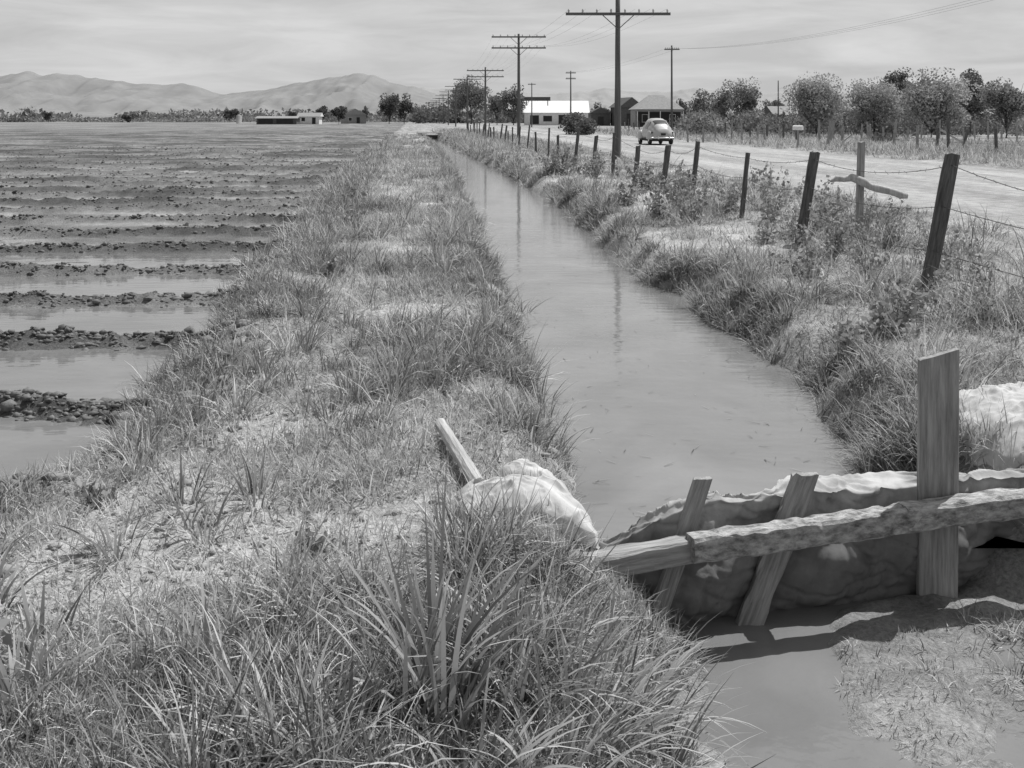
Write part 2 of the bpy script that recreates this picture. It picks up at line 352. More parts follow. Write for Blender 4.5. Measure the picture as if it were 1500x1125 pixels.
big_tuft('tall_grass_tuft',[(-1.3,4.6,0,.2),(-1.45,4.8,2,.2),(-1.15,4.95,2,.2),(-1.6,4.4,3,.2)],32,(.16,.34),(.007,.013),.6,1.6,.24)
big_tuft('tall_grass_tuft',[(-1.9,3.9,0,.1),(-1.6,3.7,2,.1),(-2.1,4.3,2,.2),(-1.0,3.6,2,.2),(-1.5,3.3,3,.2)],26,(.16,.32),(.010,.020),.5,1.6,.28)
big_tuft('tall_grass_tuft',[(2.2,6.15,3,.5),(2.35,6.35,3,.5),(2.3,6.05,3.6,.5),(2.15,6.4,3,.4)],60,(.20,.38),(.005,.010),.7,1.7,.28)
big_tuft('tall_grass_tuft',[(.22,6.4,0,.3),(.2,6.8,0,.3),(.22,7.3,0,.4),(.1,6.1,0,.2),(.2,7.9,0,.3)],28,(.18,.36),(.007,.013),.5,1.6,.25)
big_tuft('tall_grass_tuft',[(.15,4.36,0,.3),(.32,4.32,0,.3),(.48,4.34,0,.3),(.6,4.38,0,.3),(.02,4.3,3,.2)],40,(.07,.15),(.005,.010),.8,1.7,.24)
big_tuft('reed_clump',[(1.65,10.4,3,.5),(1.45,10.2,3,.6)],30,(.18,.36),(.006,.012),.9,1.6,.25)
big_tuft('tall_grass_tuft',[(-1.75,7.6,0,.1),(-1.6,8.4,2,.2),(-1.75,9.4,0,.1),(-1.9,10.5,0,.1)],36,(.2,.42),(.006,.012),.5,1.6,.22)
big_tuft('tall_grass_tuft',[(-.9,6.0,0,.1),(-.75,6.2,2,.2),(-1.05,6.3,1,.1),(-.5,7.2,1,.1),(-.4,7.4,1,.1)],44,(.14,.30),(.006,.011),.6,1.6,.20)

# ---------------------------------------------------------------- leafy weeds
def leaves(C,size,tone,elong=1.6):
    N=len(C); a=rng.normal(size=(N,3)); a/=np.linalg.norm(a,axis=1)[:,None]; b=rng.normal(size=(N,3)); b-=a*np.sum(a*b,1)[:,None]; b/=np.linalg.norm(b,axis=1)[:,None]
    sz=size[:,None] if hasattr(size,'__len__') else size
    a=a*sz*elong*.5; b=b*sz*.5
    V=np.stack([C-a,C+b,C+a,C-b],1).reshape(-1,3)
    F=np.arange(N*4).reshape(N,4); return V,F,np.repeat(tone,4)
def weed(name,X,Y,h,w,n,ls,tone,stems=9):
    B=Acc(); z=float(terr(np.array([X]),np.array([Y]))[0])
    ph=rng.uniform(0,6.28,stems); th=rng.uniform(.1,.9,stems)*w/h*1.2; hh=h*rng.uniform(.6,1.1,stems)
    P=np.tile([X,Y,z],(stems,1)); B.add(*blade_geo(P,hh,np.full(stems,.010),ph,th*.6,th*.8,np.full(stems,.16),4))
    i=rng.integers(0,stems,n); t=rng.uniform(.1,1,n)
    C=np.stack([X+np.sin(th[i])*np.cos(ph[i])*hh[i]*t,Y+np.sin(th[i])*np.sin(ph[i])*hh[i]*t,z+np.cos(th[i])*hh[i]*t],-1)+rng.normal(0,1,(n,3))*(ls*.5+ls*1.2*(1-t[:,None]))
    C[:,2]=np.maximum(C[:,2],z+.01)
    B.add(*leaves(C,ls*rng.uniform(.6,1.3,n),np.clip(tone*rng.lognormal(0,.3,n),.05,.5)))
    return B.obj(name,M_grass)
W_=[(2.95,8.7,.38,.6,420,.04,.28),(2.6,8.3,.3,.4,300,.035,.28),(3.35,9.3,.45,.5,420,.030,.32),(4.1,10.6,.6,.6,600,.024,.34),(4.5,11.6,.75,.6,600,.026,.34),(3.9,12.2,.6,.6,500,.026,.34),(3.6,11.0,.5,.6,500,.024,.33),(4.2,9.6,.55,.6,500,.024,.33),(3.9,9.0,.5,.6,450,.022,.33),
   (4.0,16.8,.9,.9,520,.040,.33),(4.4,15.6,.7,.7,460,.035,.33),(3.3,14.2,.45,.6,420,.03,.3),(3.6,18.5,.7,.7,420,.04,.33),(1.6,34,.8,.9,500,.07,.26),(2.2,30,.6,.8,400,.06,.3),(4.6,13.4,.75,.7,560,.028,.34),(3.2,20.5,.6,.6,400,.04,.3),(3.0,24,.7,.9,400,.05,.3),(3.8,14.6,.5,.6,420,.03,.33),
   (-.75,4.3,.12,.2,110,.026,.3),(-1.7,3.5,.14,.25,130,.032,.32),(-1.9,5.0,.14,.2,120,.026,.28),(-.6,3.9,.10,.2,100,.026,.3),(-2.5,17,.5,.5,260,.04,.26),(-3.2,22,.5,.5,260,.045,.26),(-2.0,12,.3,.4,220,.03,.26)]
for i in range(14):
    y=random.uniform(10,32); s=random.uniform(3.9,7.0); W_.append((s-K*y,y,random.uniform(.45,.85),random.uniform(.5,.9),380,.022+.0011*y,random.uniform(.26,.36)))
for (x,y,h,w,n,ls,t) in W_:
    weed('weed_plant',x,y,h,w,n,ls,t)

# ---------------------------------------------------------------- mud clods on the field ridges
bm=bmesh.new(); bmesh.ops.create_icosphere(bm,subdivisions=1,radius=1); bm.verts.ensure_lookup_table()
iv=np.array([v.co[:] for v in bm.verts]); ifc=np.array([[v.index for v in f.verts] for f in bm.faces]); bm.free()
def clods(name,X,Y,r,mat,sq=.75,lift=-.1):
    n=len(X)
    Vc=iv[None]*(r[:,None,None])*rng.uniform(.45,1.5,(n,len(iv),1))*np.array([1.3,1,sq]); Vc=Vc+np.stack([X,Y,terr(X,Y)+r*lift],-1)[:,None,:]
    Fc=(ifc[None]+(np.arange(n)*len(iv))[:,None,None]).reshape(-1,3)
    add(name,np_mesh(name,Vc.reshape(-1,3),Fc,mat))
n=24000; Y=powY(n,5.0,70,1.5); k=np.round((Y-7.35)/2.16); q=7.35+k*2.16+rng.normal(0,.12,n)
X=rng.uniform(-1,0,n)*(Y*.5+1)-1.4; Y=q+.03*X-(fbm(X*.5,q*.25,3,41)-.5)*.7
m=(X+K*Y<edgeF(Y)+.1)&inview(X,Y)&(Y>4.5); X=X[m];Y=Y[m]
clods('mud_clods',X,Y,rng.gamma(1.4,.0062,len(X))+.003+Y*.0002,M_clod)
M_earth=simple('dry_earth',.18,.36,.95,(20,20,20),.4)
X,Y=scat(5200,-3.6,1.0,2.7,14,1.3); m,_=land_mask(X,Y); m&=(barep(X,Y)+fbm(X*.9,Y*.9,3,171)>.62); X=X[m];Y=Y[m]
clods('earth_lumps',X,Y,rng.gamma(1.6,.005,len(X))+.002,M_earth,.7,.2)
# rough spoil along the field edge of the bank
n=2600; Y=powY(n,5.0,20,1.3); X=edgeF(Y)+rng.normal(.12,.16,n)-K*Y; clods('spoil_lumps',X,Y,rng.gamma(1.5,.009,n)+.004,simple('damp_earth',.12,.24,.9,(16,16,16),.5),.75,.1)
# straws and leaves floating on the ditch, gathered towards the banks and the dam
B=Acc(); n=360; Y=powY(n,5.3,30,1.6); e=rng.random(n)**2.2*.9; sd_=rng.random(n)<.5
s=np.where(sd_,edgeL(Y)+.08+e,edgeR(Y)-.08-e); X=s-K*Y
m=Y>damY(X)+.45; X=X[m];Y=Y[m]; n=len(X)
B.add(*blade_geo(np.stack([X,Y,np.full(n,WZ+.003)],-1),rng.uniform(.02,.12,n),rng.uniform(.003,.008,n),rng.uniform(0,6.28,n),np.full(n,1.5),np.zeros(n),rng.uniform(.1,.35,n),2,np.zeros(n)))
B.obj('floating_debris',M_grass)

# ---------------------------------------------------------------- planks / posts
def plank(name,p0,p1,w,t,mat,parent=None,face=(0,-1,0),segs=12,jit=.004,taper=0,bow=0,round_=False,topcut=0):
    p0=Vector(p0);p1=Vector(p1); z=(p1-p0); Ln=z.length; z.normalize(); f=Vector(face); f=(f-z*f.dot(z)).normalized(); x=f.cross(z).normalized()*-1
    yv=z.cross(x)
    if round_: ring=[(math.cos(a)*w/2,math.sin(a)*t/2) for a in [i*2*math.pi/10 for i in range(10)]]
    else:
        b=min(w,t)*.12; W=w/2;T=t/2
        ring=[(-W+b,-T),(-W*.3,-T),(W*.3,-T),(W-b,-T),(W,-T+b),(W,T-b),(W-b,T),(W*.3,T),(-W*.3,T),(-W+b,T),(-W,T-b),(-W,-T+b)]
    V=[];F=[];nr=len(ring)
    so=random.random()*100
    for i in range(segs+1):
        u=i/segs; k=1-taper*u
        for j,(a,b_) in enumerate(ring):
            n=float(vnoise(so+u*segs*.6,j*3.1,int(so)))-.5
            n2=float(vnoise(so+u*segs*.6+50,j*3.1,int(so)))-.5
            zz=u*Ln
            if i==segs: zz+=(random.random()-.5)*jit*3+topcut*(a/w)
            V.append((a*k+n*jit*2+bow*math.sin(u*math.pi),b_*k+n2*jit*2,zz))
    for i in range(segs):
        for j in range(nr):
            F.append((i*nr+j,i*nr+(j+1)%nr,(i+1)*nr+(j+1)%nr,(i+1)*nr+j))
    F.append(tuple(range(nr))[::-1]); F.append(tuple(segs*nr+j for j in range(nr)))
    M=Matrix(((x.x,yv.x,z.x,p0.x),(x.y,yv.y,z.y,p0.y),(x.z,yv.z,z.z,p0.z),(0,0,0,1)))
    return add(name,pymesh(name,V,F,mat),parent,M)
def curve(name,lines,r,mat,parent=None):
    cu=bpy.data.curves.new(name,'CURVE'); cu.dimensions='3D'; cu.bevel_depth=r; cu.bevel_resolution=1
    for L in lines:
        sp=cu.splines.new('POLY'); sp.points.add(len(L)-1)
        for i,p in enumerate(L): sp.points[i].co=(p[0],p[1],p[2],1)
    cu.materials.append(mat); return add(name,cu,parent)
def sag(a,b,d,n=14):
    a=Vector(a);b=Vector(b); return [a.lerp(b,i/n)-Vector((0,0,d*4*(i/n)*(1-i/n))) for i in range(n+1)]

# ---------------------------------------------------------------- canvas check dam
dam=empty('canvas_check_dam')
ax=Vector((.972,.236,0)); nx_=Vector((-.236,.972,0)); P0=Vector((.28,4.65,0))
def dp(t,n,z): p=P0+ax*t+nx_*n; return (p.x,p.y,z)
plank('beam',dp(-.06,.0,-.175),dp(.66,.012,-.125),.10,.10,M_wood,dam,segs=16,jit=.006)
plank('beam_bark_rail',dp(.50,-.03,-.118),dp(1.62,-.01,-.085),.11,.10,M_bark,dam,segs=40,jit=.007)
plank('beam_bark_rail_end',dp(1.55,-.005,-.083),dp(2.85,-.02,-.05),.115,.11,M_bark,dam,segs=40,jit=.007)
plank('stake_1',dp(.34,.09,-.62),dp(.62,.11,.13),.075,.045,M_wood,dam,segs=14,jit=.004,topcut=.03)
plank('stake_2',dp(.80,.09,-.62),dp(1.135,.12,.115),.11,.05,M_wood,dam,segs=14,jit=.010,topcut=.05)
plank('upright_board',dp(1.80,.09,-.62),dp(1.805,.085,.635),.185,.042,M_wood,dam,segs=14,jit=.0015,topcut=.055)
# canvas: upstream skirt in the water, thin creased lip along the top, slack face behind the stakes, its colour darkened for wet and shade
ts=np.linspace(-.12,2.95,320); nv=120
top=np.interp(ts,[-.12,0,.15,.3,.5,.62,.8,.95,1.13,1.3,1.5,1.75,2.0,2.9],[-.24,-.215,-.15,-.09,-.01,.022,.018,.01,.03,.005,.005,.02,.01,.02])
T,Vg=np.meshgrid(ts,np.linspace(0,1,nv),indexing='ij'); TP=top[:,None]+0*Vg
wide=np.interp(T,[0,.5,1.0,1.15,1.3,1.7,1.8,2.9],[.015,.015,.02,.15,.19,.16,.03,.06])
def crease(u,v,seed): 
    r=1-np.abs(fbm(u,v,3,seed)*2-1); return np.clip((r-.72)/.28,0,1)**1.5
c1=crease(T*3.2-Vg*2.0,Vg*4+T*1.2,111); c2=crease(T*9+Vg*5,Vg*3-T*2,131); c3=crease(T*5-Vg*9,Vg*10+T*2,151)
k1=np.clip(Vg/.3,0,1); k2=np.clip((Vg-.3)/.2,0,1); k3=np.clip((Vg-.5)/.5,0,1)
n_=np.where(Vg<.3,.18+wide+.22*(1-k1),np.where(Vg<.5,.18+wide-(wide+.025)*k2,.155+.02*k3))
z_=np.where(Vg<.3,-.55+(TP+.53)*k1,np.where(Vg<.5,TP-.02+.015*np.sin(k2*math.pi),TP-.02-(TP+.55)*k3))
sg=np.abs(np.sin((T-.34)*math.pi/.62))
n_=n_-np.where(Vg>=.5,.11*sg*np.sin(k3*math.pi)*np.clip(k3*2,0,1),0)+.018*c1+.012*c2
fold=np.exp(-((Vg-.41)/.10)**2)
z_=z_+fold*(.030*c1+.022*c3-.012)+.006*c2
n_=n_+np.where(Vg>.5,.016*c3,0)
V=np.stack([P0.x+ax.x*T+nx_.x*n_,P0.y+ax.y*T+nx_.y*n_,z_],-1).reshape(-1,3)
add('canvas_sheet',np_mesh('canvas_sheet',V,gridF(len(ts),nv),M_canvas,smooth=True),dam)
def drape(name,cx,cy,rx,ry,h,rot,seed,zb=0,parent=dam,mat=M_canvasd,cr=1.0):
    n=120; U,Vv=np.meshgrid(np.linspace(-1,1,n),np.linspace(-1,1,n))
    R=np.maximum(np.abs(U),np.abs(Vv)); Rr=np.sqrt(U*U+Vv*Vv)+1e-6; k=R/Rr
    U2=U*(.35+.65*k); V2=Vv*(.35+.65*k)
    ang=np.arctan2(V2,U2); rr=1+.35*(fbm(np.cos(ang)*1.5+5,np.sin(ang)*1.5+5,3,seed)-.5)*2
    x=U2*rx*rr; y=V2*ry*rr; c,s=math.cos(rot),math.sin(rot)
    X=cx+x*c-y*s; Y=cy+x*s+y*c
    dome=h*np.clip(1-R**2.6,0,1)**.8
    ca=crease(x*4-y*5,y*4+x*3,seed+1); cb=crease(x*9+y*3,y*12-x*4,seed+2)
    Zd=np.maximum(terr(X,Y),-.25)*.5+zb+dome+(ca*.035+cb*.014)*cr*(.4+.6*np.clip(1-R,0,1))-.05*(R>.97)
    add(name,np_mesh(name,np.stack([X,Y,Zd],-1).reshape(-1,3),gridF(n,n),mat,smooth=True),parent)
drape('canvas_flap',.06,4.88,.30,.17,.085,.12,201,.02)
drape('canvas_fold',.11,5.34,.16,.15,.08,-.5,221,.0)
drape('canvas_mound',2.95,6.15,.62,.50,.20,.3,241,.0,cr=.9)
plank('pole_end',(-.15,4.96,.08),(-.385,5.85,.11),.070,.064,M_woodl,dam,segs=12,jit=.003,round_=True)

# ---------------------------------------------------------------- barbed wire fence
fence=empty('barbed_wire_fence')
posts=[(10.2,4.75,1.28,.27),(14.1,4.95,1.18,.24),(17.7,5.3,1.05,.14),(20.9,5.3,1.15,.16),(23.6,5.35,1.0,.20),(26.6,5.4,.95,.10),(29.6,5.4,1.2,.06),(32.9,5.4,1.05,.14)]
y=37
while y<118: posts.append((y,5.45+(y-37)*.004,.85+random.random()*.4,random.uniform(-.12,.2))); y+=random.uniform(2.8,4.8)
tops=[]
for i,(y,s,h,ln) in enumerate(posts):
    x=s-K*y; z=float(terr(np.array([x]),np.array([y]))[0]); w=.125 if i<2 else random.uniform(.07,.12)
    plank('post_%d'%(i+1),(x,y,z-.25),(x+ln*h/1.2,y,z+h),w,.07,M_woodp,fence,segs=8,jit=.007,topcut=random.uniform(-.03,.04))
    tops.append((x,y,z,ln,h))
ext=[(5.9,5.5,0,.1,1.2)]+tops
lines=[]
for fz in (.30,.62,.92):
    for a,b in zip(ext[:-1],ext[1:]):
        pa=(a[0]+a[3]*fz*a[4]/1.2,a[1]-.05,a[2]+fz*a[4]); pb=(b[0]+b[3]*fz*b[4]/1.2,b[1]-.05,b[2]+fz*b[4])
        if a[1]<6: pa=(4.55,6.4,.1+fz*1.1)
        lines.append(sag(pa,pb,random.uniform(.02,.12),8))
curve('wires',lines,.0035,M_wire,fence)
bl=[]
for L in lines[:]:
    if L[0].y<30:
        for a,b in zip(L[:-1],L[1:]):
            for k in range(3):
                p=a.lerp(b,(k+.5)/3); d=Vector((random.uniform(-1,1),random.uniform(-1,1),random.uniform(-1,1)))*.022
                bl.append([p-d,p+d])
curve('barbs',bl,.002,M_wire,fence)
st=empty('branch_stake')
x,y=4.33,13.6; z=float(terr(np.array([x]),np.array([y]))[0])
plank('stake',(x-.02,y,z-.2),(x+.02,y,z+1.30),.085,.06,M_wood,st,segs=8,jit=.006)
def tube(name,pts,rad,mat,parent=None,seg=10):
    V=[];F=[]
    for i,p in enumerate(pts):
        p=Vector(p); d=(Vector(pts[min(i+1,len(pts)-1)])-Vector(pts[max(i-1,0)])).normalized()
        a=d.cross(Vector((0,0,1))); a=a.normalized() if a.length>1e-3 else Vector((1,0,0)); b=d.cross(a)
        for j in range(seg):
            t=j*2*math.pi/seg; r=rad[i]*(1+.12*(random.random()-.5)); V.append(p+a*math.cos(t)*r+b*math.sin(t)*r)
    for i in range(len(pts)-1):
        for j in range(seg): F.append((i*seg+j,i*seg+(j+1)%seg,(i+1)*seg+(j+1)%seg,(i+1)*seg+j))
    F.append(tuple(range(seg))); F.append(tuple((len(pts)-1)*seg+j for j in range(seg)))
    return add(name,pymesh(name,V,F,mat,True),parent)
tube('branch',[(3.93,13.5,.97),(4.0,13.5,1.0),(4.1,13.5,.99),(4.2,13.5,1.01),(4.33,13.48,.96),(4.42,13.47,.90),(4.5,13.46,.88),(4.68,13.44,.84),(4.78,13.43,.80),(4.86,13.42,.79)],[.02,.04,.035,.05,.055,.045,.05,.045,.05,.035],M_woodl,st)

# ---------------------------------------------------------------- telephone poles
def tpole(name,X,Y,top,arms,rad=.14,armw=2.1,brace=True,rot=0,ins=True):
    e=empty(name,(X,Y,0)); 
    pts=[(0,0,-.5)]+[(0,0,top*k/6) for k in range(1,7)]
    tube('shaft',pts,[rad*(1-.35*k/6) for k in range(7)],M_pole,e)
    for i,za in enumerate(arms):
        c,s=math.cos(rot),math.sin(rot)
        plank('crossarm_%d'%(i+1),(-armw*c,-.14,za),(armw*c,-.14,za),.11,.13,M_pole,e,segs=4,jit=.002)
        if brace:
            for sg in (-1,1): plank('brace_%d_%s'%(i+1,'l' if sg<0 else 'r'),(0,-.2,za-.62),(sg*.62,-.2,za-.06),.035,.02,M_pole,e,segs=2,jit=0)
        if ins:
            for k in range(8):
                xx=-armw+.12+k*(2*armw-.24)/7
                tube('insulator_%d_%d'%(i+1,k),[(xx,-.14,za+.05),(xx,-.14,za+.12),(xx,-.14,za+.2)],[.02,.045,.03],M_conc,e,6)
    return e
PL=[(4.26,44,6.9,[5.92]),(.52,84.6,8.25,[8.0,7.15])]
PL+=[((711-750)/1600*124,124,7.5,[7.1,6.4])]
for d,top in [(166,7.9),(211,8.1),(255,8.1),(300,8.1),(345,8.1),(390,8.1),(435,8.1),(480,8.1)]:
    PL.append((8.25-K*d,d,top,[top-.3,top-1.0]))
for i,(x,y,t,a) in enumerate(PL): tpole('telephone_pole',x,y,t,a,ins=i<3)
wl=[]
for (a,b) in zip(PL[:-1],PL[1:]):
    for k in (-1.95,-1.3,-.7,.7,1.3,1.95):
        for lv in (0,1):
            za=a[3][min(lv,len(a[3])-1)]; zb=b[3][min(lv,len(b[3])-1)]
            if a is PL[0] and lv==0: continue
            wl.append(sag((a[0]+k,a[1],za+.2),(b[0]+k,b[1],zb+.2),.55))
curve('telephone_wires',wl,.0035,M_twire)
tpole('utility_pole',(984-750)/1600*108,108,8.9,[8.5],.12,.75,False)
tpole('utility_pole',(836-750)/1600*150,150,8.2,[7.9,7.1],.12,.7,False)
tpole('utility_pole',(779-750)/1600*195,195,8,[7.7],.12,.7,False)
tpole('utility_pole',(1140-750)/1600*110,110,5.5,[],.08,.7,False)
curve('power_lines',[sag(((984-750)/1600*108+k,108,8.6),(26+k,52,8.3),.9) for k in (-.6,0,.6)]+[sag(((984-750)/1600*108+k,108,8.6),((836-750)/1600*150+k,150,8.0),.5) for k in (-.6,.6)],.006,M_twire)

# ---------------------------------------------------------------- trees
def tree(name,X,Y,h,w,tone,ncl=26,per=90,ls=.16,trunk=.14,var=.05):
    B=Acc(); zc=h*(trunk+(1-trunk)*.5); rz=h*(1-trunk)*.5; rx=w/2
    C=[];T=[]
    lob=[(rng.normal(size=3)) for _ in range(5)]; lob=[l/np.linalg.norm(l) for l in lob]; amp=rng.uniform(-.28,.28,5)
    for i in range(ncl):
        d=rng.normal(size=3); d/=np.linalg.norm(d); r=rng.uniform(.2,.88)*(1+sum(a*max(0,float(d@l))**2 for a,l in zip(amp,lob)))
        c=np.array([X+d[0]*rx*r,Y+d[1]*rx*r,zc+d[2]*rz*r]); cr=rng.uniform(.13,.30)*min(rx,rz*1.3)
        g=rng.normal(size=(per,3)); g=g/np.maximum(1,np.linalg.norm(g,axis=1)[:,None]/1.7)
        p=c+g*cr*np.array([1,1,.8]); C.append(p); T.append(np.clip(tone*rng.uniform(.6,1.4)+rng.normal(0,var,per)*.5,.03,.5))
    C=np.vstack(C);T=np.concatenate(T); m=C[:,2]>.1; C=C[m];T=T[m]
    V,F,TT=leaves(C,ls*rng.uniform(.6,1.4,len(C)),T,1.5)
    e=empty(name,(0,0,0)); add('crown',np_mesh('crown',V,F,M_leaf,{'tone':TT}),e)
    r0=.035*h*.6
    tube('trunk',[(X,Y,-.2),(X+.05*w*.2,Y,h*trunk),(X-.03*w,Y,h*.6)],[r0,r0*.7,r0*.3],M_trunk,e,8)
    for k in range(6):
        a=k*1.05+random.random(); tube('limb_%d'%(k+1),[(X,Y,h*trunk*(.7+.1*k)),(X+math.cos(a)*rx*.35,Y+math.sin(a)*rx*.35,h*(trunk+.22)),(X+math.cos(a)*rx*.7,Y+math.sin(a)*rx*.7,h*(.45+.07*k))],[r0*.45,r0*.3,r0*.1],M_trunk,e,6)
def px(p,d): return (p-750)/1600*d
def tz(y,d): return 1.75+(172-y)*d/1600
for nm,p,hw,ty,d,tone,ncl,per,ls in [
 ('willow_tree',1195,50,106,95,.36,74,170,.13),('willow_tree',1280,44,111,100,.37,64,160,.13),('cottonwood_tree',1316,24,101,135,.16,34,100,.2),('willow_tree',1364,50,106,86,.34,74,170,.13),
 ('cottonwood_tree',1421,25,97,100,.19,50,130,.14),('cottonwood_tree',1474,34,102,92,.24,54,130,.14),('cottonwood_tree',1060,18,115,150,.25,32,90,.18),('cottonwood_tree',1092,29,111,152,.25,46,100,.18),
 ('cottonwood_tree',1138,17,137,155,.2,20,70,.2),('willow_tree',1238,18,132,125,.25,26,100,.17),('willow_tree',1325,26,130,120,.26,30,110,.16),('shade_tree',690,30,111,300,.21,54,110,.35),('shade_tree',668,14,122,330,.22,20,80,.35),('shade_tree',752,22,120,250,.2,38,100,.3),('shade_tree',728,16,131,260,.21,26,80,.3),
 ('shade_tree',570,18,135,340,.12,32,100,.35),('shade_tree',592,14,139,345,.12,26,90,.35),('shade_tree',496,12,151,300,.12,16,70,.35),('shade_tree',472,14,150,330,.14,16,70,.35),('shade_tree',534,8,152,360,.13,12,60,.35),
 ('shade_tree',336,13,156,420,.13,14,60,.5),('shade_tree',430,9,158,420,.14,12,60,.5),('shade_tree',71,10,163,400,.13,10,60,.45),('shade_tree',187,11,164,400,.13,10,60,.45),
 ('shade_tree',1032,24,134,170,.22,30,90,.22),('shade_tree',792,10,149,290,.19,12,50,.3),('shade_tree',1000,14,142,230,.2,14,60,.3),('shade_tree',880,14,147,240,.19,14,60,.3),('shade_tree',905,12,146,260,.17,14,60,.3)]:
    h=tz(ty,d); tree(nm,px(p,d),d,h,hw*2*d/1600,tone,ncl,per,ls)
def bush(name,items,ls):
    B=Acc()
    for (X,Y,h,w,n,t) in items:
        u=rng.normal(size=(n,3)); u/=np.linalg.norm(u,axis=1)[:,None]; r=rng.random(n)**.5
        lob=.75+.5*vnoise(u[:,0]*2.5+X,u[:,1]*2.5+u[:,2]*2,3)
        C=np.stack([X+u[:,0]*w/2*r*lob,Y+u[:,1]*w/2*r*lob,h*.42+u[:,2]*h*.5*r*lob],-1); C[:,2]=np.abs(C[:,2])
        B.add(*leaves(C,ls*rng.uniform(.6,1.4,n),np.clip(t*rng.uniform(.6,1.4,n),.04,.5)))
    B.obj(name,M_leaf)
bush('roadside_shrub',[(px(842,115),115,2.6,3.2,1500,.15),(px(858,112),112,2.0,2.6,900,.18)],.18)
bush('roadside_shrub',[(px(1292,70),70,.9,1.8,500,.14)],.12)
it=[]
for i in range(150):
    d=rng.uniform(100,150); p=rng.uniform(1000,1510); it.append((px(p,d),d,rng.uniform(.8,3.0),rng.uniform(2,5),260,rng.uniform(.12,.34)))
bush('brush_row',it,.2)
it=[]
for i in range(170):
    d=rng.uniform(330,520); p=rng.uniform(602,1000); it.append((px(p,d),d,rng.uniform(2.5,8.5 if p<670 else 5),rng.uniform(5,11),200,rng.uniform(.13,.22)))
bush('distant_treeline',it,.6)
it=[]
for i in range(170):
    d=rng.uniform(440,560); p=rng.uniform(-60,620); it.append((px(p,d),d,rng.uniform(1.0,2.6),rng.uniform(6,16),120,rng.uniform(.16,.28)))
bush('field_edge_brush',it,.6)
it=[]
for i in range(80):
    d=rng.uniform(900,1500); p=rng.uniform(-60,1560); it.append((px(p,d),d,rng.uniform(6,13),rng.uniform(25,60),120,rng.uniform(.2,.28)))
bush('distant_grove',it,2.5)

# ---------------------------------------------------------------- buildings
def boxm(name,x0,x1,y0,y1,z0,z1,mat,parent):
    V=[(x0,y0,z0),(x1,y0,z0),(x1,y1,z0),(x0,y1,z0),(x0,y0,z1),(x1,y0,z1),(x1,y1,z1),(x0,y1,z1)]
    F=[(0,3,2,1),(4,5,6,7),(0,1,5,4),(1,2,6,5),(2,3,7,6),(3,0,4,7)]
    return add(name,pymesh(name,V,F,mat),parent)
def building(name,X,Y,w,dp_,hw,hr,wall,roof,axis='x',rot=0,openings=(),hip=0,porch=False,over=.4):
    e=empty(name,(X,Y,0),rot)
    boxm('walls',-w/2,w/2,0,dp_,-.3,hw,wall,e)
    o=over
    Ap=[(-w/2-o,-o,hw-.1),(w/2+o,-o,hw-.1),(w/2+o,dp_+o,hw-.1),(-w/2-o,dp_+o,hw-.1)]
    if axis=='x':
        R=[(-w/2-o+hip,dp_/2,hw+hr),(w/2+o-hip,dp_/2,hw+hr)]; F=[(0,1,5,4),(1,2,5),(2,3,4,5),(3,0,4)]
    else:
        R=[(0,-o+hip,hw+hr),(0,dp_+o-hip,hw+hr)]; F=[(0,4,5,3),(1,2,5,4),(0,1,4),(2,3,5)]
    V=Ap+R
    F.append((3,2,1,0))
    me=pymesh('roof',V,F,roof)
    if hip==0:
        me.materials.append(wall)
        for p in me.polygons:
            if len(p.vertices)==3: p.material_index=1
    ob=add('roof',me,e)
    for i,(a,b,z0,z1,kind) in enumerate(openings):
        boxm('%s_%d'%(kind,i+1),a,b,-.06,.02,z0,z1,M_dark,e)
        if kind=='window': 
            boxm('frame_%d'%(i+1),a-.08,b+.08,-.04,-.005,z0-.08,z1+.08,M_white,e)
    if porch:
        boxm('porch_roof',-w/2,w/2,-2.2,-.42,hw-.45,hw-.3,roof,e)
        for k in range(5):
            xx=-w/2+.1+k*(w-.3)/4; boxm('porch_post_%d'%(k+1),xx,xx+.12,-2.1,-1.98,0,hw-.45,M_white,e)
        boxm('porch_shade_panel',-w/2+.3,w/2-.3,-.03,.01,.1,hw-.6,M_dark,e)  # dark panel painted in place of the shade under the porch roof
    return e
building('roadside_store',px(815,250),250,14.5,9,3.0,2.7,M_white,M_roofw,'x',0,[(-6,-4,.3,2.3,'door'),(-3,-1,.9,2.2,'window'),(.5,3,.3,2.4,'door'),(4,6,.9,2.2,'window')])
sg=empty('roof_sign',(px(787,249),249,0)); boxm('panel',-3,3,0,.1,5.6,6.5,M_walld,sg); boxm('support_1',-2.5,-2.3,.1,.3,4.5,5.8,M_pole,sg); boxm('support_2',2.3,2.5,.1,.3,4.5,5.8,M_pole,sg)
building('hip_roof_house',px(965,200),200,8.6,8,3.4,2.6,M_wallm,M_roofm,'x',0,[(-3,-2,1,2.3,'window'),(2,3,1,2.3,'window')],3.4,True)
building('dark_barn',px(925,225),225,4.8,7,4.0,2.0,M_walld,M_roofd,'y',.2,[(-1,1,0,2.6,'door')])
building('wooden_shed',px(880,230),230,4,5,2.8,1.2,M_walld,M_roofd,'y',0,[(-.6,.6,0,2,'door')])
building('farm_house',px(1290,118),118,7.0,7,2.7,1.6,M_wallm,M_roofm,'x',0,[(-3,-2,.9,2.1,'window')],0,True)
building('gable_house',px(1330,150),150,4.8,6,4.6,2.2,M_wallm,M_roofd,'y',.1,[(-.6,.6,3.0,4.0,'window')])
building('wooden_shed',px(1160,135),135,4.2,4,2.2,1.0,M_walld,M_roofm,'x',.1,[(-.6,.6,0,1.8,'door')])
building('long_shed',px(405,300),300,11,5,1.7,.5,M_walld,M_roofm,'x',0,[(-5,-1,.2,1.4,'door'),(0,4.5,.2,1.4,'door')])
